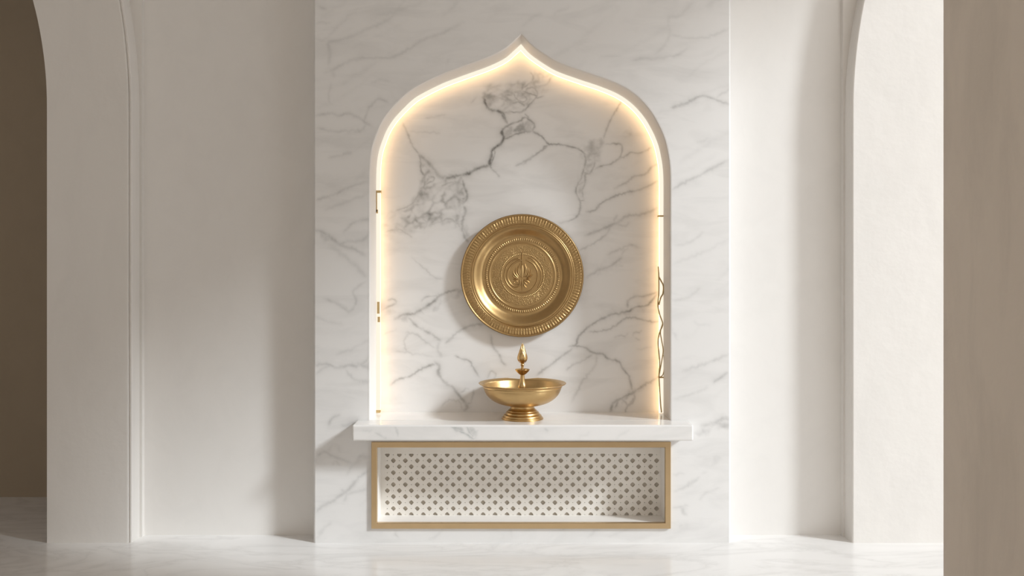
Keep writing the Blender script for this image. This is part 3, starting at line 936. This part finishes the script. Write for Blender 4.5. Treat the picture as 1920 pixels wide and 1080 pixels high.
def vadd(px, py, dy=0.0):
    verts.append((pX(px), GY + dy, pZ(py)))
    return len(verts) - 1


ncols, nrows = 46, 11
gx1 = gx0 + ncols * cw
ytop = [gy0 + 3.6] + [gy0 + 3.6 + 7.65 + chh * k for k in range(0, 10)] + [gy0 + 3.6 + 7.65 + chh * 9 + 8.6]
ycent = [gy0 + 3.6 + 2.2] + [gy0 + 3.6 + 7.65 + chh * (k + .5) for k in range(9)] + [gy0 + 3.6 + 7.65 + chh * 9 + 5.6]
for j in range(nrows):
    ya, yb = ytop[j], ytop[j + 1]
    for i in range(ncols):
        xa_, xb_ = gx0 + i * cw, gx0 + (i + 1) * cw
        xc, yc = (xa_ + xb_) / 2, ycent[j]
        big_hole = (i + j) % 2 == 0
        # 16 points round the cell and round the hole
        outp, inp = [], []
        for k in range(16):
            a = 2 * math.pi * k / 16 + math.pi / 16
            c_, s_ = math.cos(a), math.sin(a)
            # rectangle point: cast the ray to the cell border
            tx = ((xb_ - xc) if c_ > 0 else (xc - xa_)) / max(abs(c_), 1e-6)
            ty = ((yb - yc) if s_ > 0 else (yc - ya)) / max(abs(s_), 1e-6)
            t = min(tx, ty)
            outp.append((xc + c_ * t, yc + s_ * t))
            if big_hole:
                rr = 5.0 / (abs(c_) ** 1.12 + abs(s_) ** 1.12) ** (1 / 1.12)
                hx, hy = xc + c_ * rr, yc + s_ * rr
                if j == 0:
                    hy = max(hy, ya + 0.2)
                if j == nrows - 1:
                    hy = min(hy, yb - 1.4)
            else:
                rr = 0.75 * (1.0 if k % 2 else 0.8)
                hx, hy = xc + c_ * rr, yc + s_ * rr
            inp.append((hx, hy))
        # corners of the cell keep the sheet gap free
        o_i = [vadd(x, y) for x, y in outp]
        h_i = [vadd(x, y) for x, y in inp]
        b_i = [vadd(x, y, TH) for x, y in inp]
        for k in range(16):
            k2 = (k + 1) % 16
            faces.append((o_i[k], o_i[k2], h_i[k2], h_i[k]))
            faces.append((h_i[k], h_i[k2], b_i[k2], b_i[k]))
        cor = [(xa_, ya), (xb_, ya), (xb_, yb), (xa_, yb)]
        for (qx, qy) in cor:
            # triangle between the two border points either side of this corner
            best = None
            for k in range(16):
                k2 = (k + 1) % 16
                p, q = outp[k], outp[k2]
                on_v = lambda r: abs(r[0] - qx) < 1e-4
                on_h = lambda r: abs(r[1] - qy) < 1e-4
                if (on_v(p) and on_h(q)) or (on_h(p) and on_v(q)):
                    best = (k, k2)
            if best:
                c0 = vadd(qx, qy)
                faces.append((o_i[best[0]], c0, o_i[best[1]]))
# solid border of the panel
bx0, bx1 = CX + (lx0) * F_PX / (CAM_D + GY) - 2, CX + lx1 * F_PX / (CAM_D + GY) + 2
by0, by1 = CY - (lz1 - CAM_H) * F_PX / (CAM_D + GY) - 2, CY - (lz0 - CAM_H) * F_PX / (CAM_D + GY) + 2
for (a, b, c, d) in ((bx0, by0, bx1, ytop[0]), (bx0, ytop[-1], bx1, by1), (bx0, ytop[0], gx0, ytop[-1]), (gx1, ytop[0], bx1, ytop[-1])):
    i4 = [vadd(a, b), vadd(c, b), vadd(c, d), vadd(a, d)]
    faces.append(tuple(i4))
link_mesh('pierced_panel', verts, faces, M_grille, gr)['label'] = 'pale stone lattice with diamond holes'
bm = bmesh.new()
gbox(bm, lx0 - .002, lx1 + .002, GY + TH + .0005, GY + .045, lz0 - .002, lz1 + .002)
bm_obj('backing', bm, M_hole, gr)

# ------------------------------------------------------------------ engraved brass plate
PLX, PLZ, PLY = WX(979, .20), WZ(516.8, .20), NICHE_Y
UPX = (CAM_D + .195) / F_PX                 # metres per px at the plate
plate = thing('brass_plate', 'round engraved brass plate with a leaf emblem hung on the marble niche wall', 'plate', (PLX, PLY, PLZ))
NA = 960
radii = np.unique(np.concatenate([[0.6, 2, 5, 9, 14, 19, 24, 30, 35, 38], np.arange(39, 73, .5), np.arange(73, 93, 1.0), np.arange(93, 115.61, .42)]))
th = np.arange(NA) / NA * 2 * math.pi
Rg, Tg = np.meshgrid(radii, th, indexing='ij')


def sm(a, b, x):
    t = np.clip((x - a) / (b - a), 0, 1)
    return t * t * (3 - 2 * t)


def bead(r, c, w):
    return np.sqrt(np.clip(1 - ((r - c) / w) ** 2, 0, 1))


H_ = 0.012 + 0.030 * sm(74, 93, Rg) ** 0.9                # proud of the wall
H_ += 0.0035 * bead(Rg, 94.6, 1.6) + 0.0022 * bead(Rg, 97.8, 1.0)
H_ += 0.0040 * bead(Rg, 114.0, 1.9) - 0.006 * sm(114.4, 115.6, Rg)
# rim ornament: two rows of upright tongues
cells = rng.random((2, 200)) * 0.5 + 0.6


def tongues(n, r0, r1, amp, row):
    ph = Tg / (2 * math.pi) * n
    k = np.floor(ph).astype(int) % 200
    fr_ = np.abs(ph - np.floor(ph) - 0.5) * 2
    mid = (r0 + r1) / 2
    rad = np.clip(1 - (np.abs(Rg - mid) / ((r1 - r0) / 2)) ** 4, 0, 1)
    return amp * cells[row][k] * rad * np.clip(1.25 - fr_ * 1.5, 0, 1) ** .6


H_ += tongues(128, 99.0, 103.6, 0.0022, 0) + tongues(128, 103.4, 111.9, 0.0032, 1) + 0.0012 * bead(Rg, 103.5, .9)
H_ += tongues(110, 66.0, 70.6, 0.0028, 0)
H_ += 0.0026 * bead(Rg, 62.0, 1.7)
# fine scrolling band
G1 = rng.random((12, 150))
ph = Tg / (2 * math.pi) * 150
kk = np.floor(ph).astype(int) % 150
rr_ = np.clip(((Rg - 42.5) / 15.0 * 12), 0, 11.99).astype(int)
cellv = G1[rr_, kk]
fr_ = np.abs(ph - np.floor(ph) - .5) * 2
band = sm(42, 43.5, Rg) * (1 - sm(55.5, 57, Rg))
H_ += band * (0.0009 * np.where(cellv > .42, 1, 0) * np.clip(1.3 - fr_ * 1.5, 0, 1) + 0.0007 * cellv)
H_ += tongues(84, 39.0, 42.0, 0.0026, 1)
pv_, pf_ = [], []
Xg = Rg * UPX * np.cos(Tg)
Zg = Rg * UPX * np.sin(Tg)


def polar_mesh(i0, i1, centre):
    n = i1 - i0
    vv = np.stack([Xg[i0:i1].ravel(), -H_[i0:i1].ravel(), Zg[i0:i1].ravel()], 1).tolist()
    ii = np.arange(n * NA).reshape(n, NA)
    nxt = np.roll(ii, -1, 1)
    ff = np.stack([ii[:-1].ravel(), nxt[:-1].ravel(), nxt[1:].ravel(), ii[1:].ravel()], 1).tolist()
    if centre:
        vv.append((0, -float(H_[0, 0]), 0))
        c = len(vv) - 1
        ff += [(c, k, (k + 1) % NA) for k in range(NA)]
    return vv, ff


isp = int(np.searchsorted(radii, 93.0))
vv, ff = polar_mesh(0, isp + 1, True)
# back of the dish
vb, fb = lathe([(0, .001), (74 * UPX, .001), (93 * UPX, .034)], 96)
off = len(vv)
vv += [(a, -c, b) for a, b, c in vb]
ff += [tuple(off + i for i in q) for q in fb]
link_mesh('dish', vv, ff, M_plate, plate, smooth=True)
vv, ff = polar_mesh(isp, len(radii), False)
vb, fb = lathe([(93 * UPX, .034), (115.0 * UPX, .0345), (115.6 * UPX, float(H_[-1, 0]))], 96)
off = len(vv)
vv += [(a, -c, b) for a, b, c in vb]
ff += [tuple(off + i for i in q) for q in fb]
link_mesh('rim', vv, ff, M_plate, plate, smooth=True)

ez = 9.82
EC = (579.0, 653.0)


def epx(x, y):
    return ((x - EC[0]) / ez * UPX, (EC[1] - y) / ez * UPX)


def leaf(pts, width, height, nl=14, nw=7):
    """a raised tapering leaf along a curve on the dish floor"""
    c = catmull([epx(*p) for p in pts], max(2, nl // (len(pts) - 1)))
    T = np.gradient(c, axis=0)
    T /= np.linalg.norm(T, axis=1)[:, None] + 1e-12
    n = np.stack([-T[:, 1], T[:, 0]], 1)
    m = len(c)
    v, f = [], []
    for i in range(m):
        t = i / (m - 1)
        w = width / ez * UPX * max(0.04, math.sin(math.pi * min(1, t ** 0.8)) ** .8)
        for j in range(nw):
            s = j / (nw - 1) * 2 - 1
            h = height * (1 - abs(s) ** 1.6) * (0.35 + .65 * math.sin(math.pi * min(max(t, .03), .97)))
            p = c[i] + n[i] * w * s
            v.append((p[0], -(0.0116 + h), p[1]))
    for i in range(m - 1):
        for j in range(nw - 1):
            a = i * nw + j
            f.append((a, a + 1, a + nw + 1, a + nw))
    return v, f


def merge(parts):
    v, f = [], []
    for a, b in parts:
        o_ = len(v)
        v += list(a)
        f += [tuple(o_ + i for i in q) for q in b]
    return v, f


parts = []
for pts, w in (([(583, 500), (583, 330), (585, 165)], 17), ([(583, 705), (570, 560), (583, 420)], 34), ([(565, 690), (530, 550), (548, 405)], 20), ([(600, 690), (645, 550), (624, 405)], 20),
               ([(545, 690), (505, 580), (512, 455)], 19), ([(625, 690), (668, 580), (652, 455)], 19), ([(530, 700), (470, 610), (468, 495)], 18), ([(645, 690), (700, 610), (692, 490)], 18),
               ([(515, 705), (440, 640), (415, 555)], 17), ([(660, 690), (720, 630), (745, 530)], 17), ([(500, 710), (430, 680), (395, 620)], 14), ([(670, 700), (730, 670), (785, 630)], 14),
               ([(520, 715), (450, 725), (405, 720)], 12), ([(650, 715), (700, 720), (745, 735)], 12), ([(600, 730), (670, 750), (728, 800)], 16), ([(600, 745), (640, 790), (680, 830)], 14), ([(605, 800), (630, 850), (675, 885)], 13)):
    parts.append(leaf(pts, w * 1.3, 0.0055))
parts.append(leaf([(583, 690), (579, 820), (576, 950)], 17, 0.0045))
c = [epx(x, y) for x, y in [(548, 735), (552, 770), (525, 805), (470, 812), (430, 785), (440, 755), (475, 750), (490, 775), (470, 785)]]
c = catmull(c, 6)
parts.append(tube([(p[0], -.0118, p[1]) for p in c], [0.0036 * (1 - .5 * k / len(c)) for k in range(len(c))], 8))
v, f = merge(parts)
link_mesh('leaf_emblem', v, f, M_plate, plate, smooth=True)['label'] = 'raised spiky leaf emblem'
parts = []
for pts, r in (([(650, 362), (720, 395), (800, 455), (862, 575), (868, 680), (842, 790), (765, 905), (680, 955), (595, 970), (500, 955), (400, 905), (310, 815), (258, 700), (258, 600), (295, 480), (370, 400), (440, 358), (525, 338)], .0040),
               ([(690, 322), (780, 362), (865, 455), (925, 570), (936, 680), (915, 780), (870, 880)], .0030),
               ([(565, 365), (480, 395), (390, 460), (325, 560), (308, 660), (330, 750), (385, 825), (450, 862), (510, 850), (545, 800), (548, 740)], .0044)):
    c = catmull([epx(x, y) for x, y in pts], 8)
    parts.append(tube([(p[0], -.0122, p[1]) for p in c], r, 8))
v, f = merge(parts)
link_mesh('spiral_ring', v, f, M_plate, plate, smooth=True)

# ------------------------------------------------------------------ brass footed lamp bowl
UB = (CAM_D + .05) / F_PX
bowl = thing('brass_lamp_bowl', 'footed brass oil lamp bowl with a tall bud topped stem, standing on the marble shelf', 'oil lamp', (WX(979.5, .05), .05, SH_T))
B0 = 786.3


def bp_(lst):
    """(radius px, image y) -> (r, z) above the shelf"""
    return [(r * UB, (B0 - y) * UB) for r, y in lst]


def smooth_prof(l, n=5):
    return [(max(a, 0), b) for a, b in catmull(l, n).tolist()]


foot = smooth_prof(bp_([(0.01, 786.3), (36.6, 786.3), (38.2, 785.6), (38.6, 784.2), (38.0, 782.9), (36.2, 782.3), (35.9, 781.6), (36.0, 780.6), (34.9, 778.6), (32.6, 777.4), (31.7, 776.9), (31.8, 776.0), (30.6, 773.6), (28.2, 772.2), (27.6, 771.6), (27.4, 770.6), (24.6, 768.4), (22.9, 766.4), (22.2, 764.4), (22.6, 762.0)]), 4)
v, f = lathe(foot, 128)
link_mesh('foot', v, f, M_bowl, bowl, smooth=True)
outer = smooth_prof(bp_([(22.8, 763), (24.2, 761.6), (32, 760.2), (42, 757.8), (52, 753.6), (61, 747.6), (67.2, 741), (71, 734), (73, 728.4), (73.8, 727.2), (74.2, 726.2), (74.0, 725.2), (74.3, 724.0), (75.2, 722.9), (78.5, 721.7), (81.4, 720.4)]), 4)
lip = bp_([(82.0, 719.6), (81.6, 718.9), (80.2, 719.0)])
inner = smooth_prof(bp_([(80.2, 719.0), (76, 720.6), (73.2, 722.8), (71.4, 727), (69, 733.6), (65, 740), (58.6, 746), (50, 751), (38, 755), (20, 757.4), (0.1, 758)]), 4)
v, f = lathe(outer + lip + inner + [(0, inner[-1][1])], 160)
link_mesh('bowl', v, f, M_bowl, bowl, smooth=True)
stem = smooth_prof(bp_([(11, 758), (9, 754), (8.2, 740), (7.9, 729), (7.4, 724), (5.6, 718.5), (4.5, 713), (3.9, 707), (3.9, 703.5)]), 4)
stem += bp_([(4.6, 703)])
v, f = lathe(stem, 64)
link_mesh('stem', v, f, M_bowl, bowl, smooth=True)
dish = smooth_prof(bp_([(4.2, 704), (6.5, 702.6), (10, 699.4), (12.6, 696.4), (13.7, 694.4)]), 4) + bp_([(13.9, 693.8), (13.3, 693.7)]) + smooth_prof(bp_([(13.2, 693.8), (11, 696.2), (7, 698.6), (2.6, 699.6)]), 3)
v, f = lathe(dish, 64)
link_mesh('drip_dish', v, f, M_bowl, bowl, smooth=True)
spin = smooth_prof(bp_([(2.7, 700), (2.5, 693), (2.6, 688), (3.6, 685.6), (2.9, 683.6), (3.9, 681.6), (4.6, 680), (6.4, 677), (7.0, 672), (6.2, 666), (5.0, 661), (3.6, 657), (2.4, 653), (1.2, 648), (0.2, 644.6)]), 5) + bp_([(0, 644.4)])
v, f = lathe(spin, 48)
link_mesh('finial', v, f, M_bowl, bowl, smooth=True)
core = spin


def core_r(z):
    zz = [q[1] for q in core]
    return float(np.interp(z, zz, [q[0] for q in core]))


bud = []
for n, y0, y1, wid, ph0, out in ((6, 681.5, 660.5, .62, 0.0, 1.6), (6, 678, 653, .58, math.pi / 6, 1.0), (5, 668, 646.5, .5, .2, .9)):
    for k in range(n):
        a0 = ph0 + 2 * math.pi * k / n
        v, f = [], []
        m, q = 16, 7
        for i in range(m):
            t = i / (m - 1)
            z = (B0 - (y0 + (y1 - y0) * t)) * UB
            r0 = core_r(z) + out * UB * (0.35 + 0.9 * math.sin(math.pi * min(1, t * .95 + .1)))
            w = wid * max(.02, math.sin(math.pi * (t * .93 + .07)) ** .75)
            for j in range(q):
                s = j / (q - 1) * 2 - 1
                rr = r0 + 0.7 * UB * (1 - s * s) - .4 * UB * abs(s) ** 3
                a = a0 + s * w
                v.append((rr * math.cos(a), rr * math.sin(a), z))
        for i in range(m - 1):
            for j in range(q - 1):
                b = i * q + j
                f.append((b, b + 1, b + q + 1, b + q))
        bud.append((v, f))
v, f = merge(bud)
link_mesh('bud', v, f, M_bowl, bowl, smooth=True)['label'] = 'lotus bud of pointed petals'

# ------------------------------------------------------------------ room
box_obj('floor', -6.5, 6.5, -9, 3.0, -0.2, 0.0, M_floor, kind='structure')
box_obj('ceiling', -6.5, 4.85, -9, 3.0, CEIL, CEIL + .2, M_wall, kind='structure')  # out of view; right edge placed to cut the sun off the upper walls
# plain recessed walls each side of the pier
XA, XB = -1.7730, 1.5870      # inner edges of the arch piers
x = WX(PX0) - .008
box_obj('wall_back_left', XA - .05, x + .004, RECESS_Y, .5, 0, CEIL, M_wall, kind='structure')
box_obj('wall_back_right', WX(PX1) + .004, XB + .05, RECESS_Y, .5, 0, CEIL, M_wall, kind='structure')


def arc_left(x_edge, y_spring, R, y_end, n=40):
    """px curve that leaves the vertical at y_spring and leans to smaller x"""
    ys = np.linspace(y_spring, y_end, n)
    return [(x_edge - (R - math.sqrt(max(R * R - (y_spring - y) ** 2, 0))), y) for y in ys]


def arch_pier(name, sgn, e_out, R_out, sp_out, e_in, R_in, sp_in, x_slab, x_far, apex):
    """front band with a curved outer edge and arched opening, on a straight-edged slab"""
    yE = CY - (CEIL - CAM_H) * F_PX / CAM_D
    W = lambda p: (WX(p[0]), WZ(p[1]))
    mir = (lambda p, e: p) if sgn < 0 else (lambda p, e: (2 * e - p[0], p[1]))
    # inner (opening) edge: spring up to apex then to the far jamb
    y_ap = sp_in - math.sqrt(R_in ** 2 - (R_in - apex) ** 2)
    inn = [mir(p, e_in) for p in arc_left(e_in, sp_in, R_in, y_ap)]
    ap = inn[-1][0]
    inn_far = [(2 * ap - p[0], p[1]) for p in inn[::-1]][1:]
    out_h = min(R_out * .96, sp_out - yE)
    outc = [mir(p, e_out) for p in arc_left(e_out, sp_out, R_out, sp_out - out_h)]
    base_y = CY + CAM_H * F_PX / CAM_D
    far_e = inn_far[-1][0]
    far_px = far_e + sgn * 420
    end = [(outc[-1][0], yE)] if outc[-1][1] > yE + 1 else []
    run = [(outc[0][0], base_y)] + outc + end
    # the moulded outer edge, swept up the curve: (inset px, y)
    if sgn < 0:
        mould = [(0, .10), (0, .009), (0.8, .006), (3.4, .006), (4.0, .012), (5.4, .012), (6.2, .001), (8.5, 0.0), (11.0, 0.0)]
    else:
        mould = [(0, .10), (0, .006), (1.0, .002), (2.4, 0.0), (11.0, 0.0)]
    v, f = [], []
    for ins, y in mould:
        v += [(WX(p[0] + sgn * ins), y, WZ(p[1])) for p in run]
    nr = len(run)
    for k in range(len(mould) - 1):
        for i in range(nr - 1):
            q = k * nr + i
            f.append((q, q + 1, q + nr + 1, q + nr))
    # the face between the moulding and the opening, and the opening's own soffit
    face = [(p[0] + sgn * 11.0, p[1]) for p in run]
    poly = face + ([(far_px, yE)] if abs(face[-1][0] - far_px) > 1 else []) + [(far_px, base_y), (far_e, base_y)] + inn_far[::-1] + inn[::-1] + [(inn[0][0], base_y)]
    jamb = [(far_e, base_y)] + inn_far[::-1] + inn[::-1] + [(inn[0][0], base_y)]
    o_ = len(v)
    v += [(WX(p[0]), 0.0, WZ(p[1])) for p in poly]
    f.append(tuple(range(o_, len(v))))
    o_ = len(v)
    v += [(WX(p[0]), 0.0, WZ(p[1])) for p in jamb] + [(WX(p[0]), 0.11, WZ(p[1])) for p in jamb]
    nj = len(jamb)
    f += [(o_ + i, o_ + i + 1, o_ + nj + i + 1, o_ + nj + i) for i in range(nj - 1)]
    link_mesh(name, v, f, M_pier, kind='structure')
    bm = bmesh.new()
    poly = [(x_slab, 0.0), (x_slab, CEIL), (WX(far_px), CEIL), (WX(far_px), 0), W((far_e, base_y))]
    poly += [W(p) for p in inn_far[::-1] + inn[::-1]] + [W((inn[0][0], base_y))]
    prism_xz(bm, poly, 0.0995, .42)
    bm_obj('trim_2' if sgn < 0 else 'trim_3', bm, M_pier, kind='structure')


arch_pier('wall_left', -1, 246, 1143, 200, 88, 770, 200, XA, None, 340)
arch_pier('wall_right', 1, 1598, 1000, 205, 1800, 900, 205, XB, None, 300)

# passage behind the left arch
PBY = 0.876
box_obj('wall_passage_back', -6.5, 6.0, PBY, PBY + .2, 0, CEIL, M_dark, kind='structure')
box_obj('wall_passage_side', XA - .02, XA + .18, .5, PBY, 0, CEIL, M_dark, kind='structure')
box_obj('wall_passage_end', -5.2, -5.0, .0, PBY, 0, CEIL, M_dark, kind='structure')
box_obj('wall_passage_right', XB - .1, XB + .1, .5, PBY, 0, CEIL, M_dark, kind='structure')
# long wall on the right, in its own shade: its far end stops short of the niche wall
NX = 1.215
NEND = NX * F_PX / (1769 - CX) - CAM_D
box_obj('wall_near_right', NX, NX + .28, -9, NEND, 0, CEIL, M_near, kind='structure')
box_obj('wall_far_left', -4.6, -4.4, -9, 0.0, 0, CEIL, M_wall, kind='structure')

# ------------------------------------------------------------------ light
sun = bpy.data.lights.new('sun', 'SUN')
so = bpy.data.objects.new('sun', sun)
COL.objects.link(so)
d = Vector((-1.9, 1.0, -1.28)).normalized()
so.rotation_euler = d.to_track_quat('-Z', 'Y').to_euler()
sun.energy = 2.85
sun.angle = math.radians(8)
sun.color = (0.90, 0.96, 1.0)

w = bpy.data.worlds.new('sky')
S.world = w
w.use_nodes = True
nt = w.node_tree
bg = nt.nodes['Background']
tc = N(nt, 'ShaderNodeTexCoord')
sx = N(nt, 'ShaderNodeSeparateXYZ')
nt.links.new(tc.outputs['Generated'], sx.inputs[0])
r = ramp(nt, [(0.35, (0.67, 0.595, 0.505, 1)), (0.85, (1.1, 1.1, 1.1, 1))])
mr = N(nt, 'ShaderNodeMapRange')
mr.inputs['From Min'].default_value = -1
nt.links.new(sx.outputs['X'], mr.inputs['Value'])
nt.links.new(mr.outputs['Result'], r.inputs['Fac'])
nt.links.new(r.outputs['Color'], bg.inputs['Color'])
bg.inputs['Strength'].default_value = 1.17

# ------------------------------------------------------------------ camera
cam = bpy.data.cameras.new('camera')
co_ = bpy.data.objects.new('camera', cam)
COL.objects.link(co_)
co_.location = (0, -CAM_D, CAM_H)
co_.rotation_euler = (math.pi / 2, 0, 0)
cam.sensor_width = 36
cam.lens = 36 * F_PX / 1920
cam.shift_y = -(540 - CY) / 1920
cam.clip_start = 0.05
S.camera = co_

vs = S.view_settings
vs.view_transform = 'Standard'
vs.look = 'None'
vs.gamma = 1
vs.use_curve_mapping = False
vs.exposure = 0.0
S.cycles.use_denoising = True
S.cycles.max_bounces = 10
S.cycles.diffuse_bounces = 6
S.cycles.sample_clamp_indirect = 6
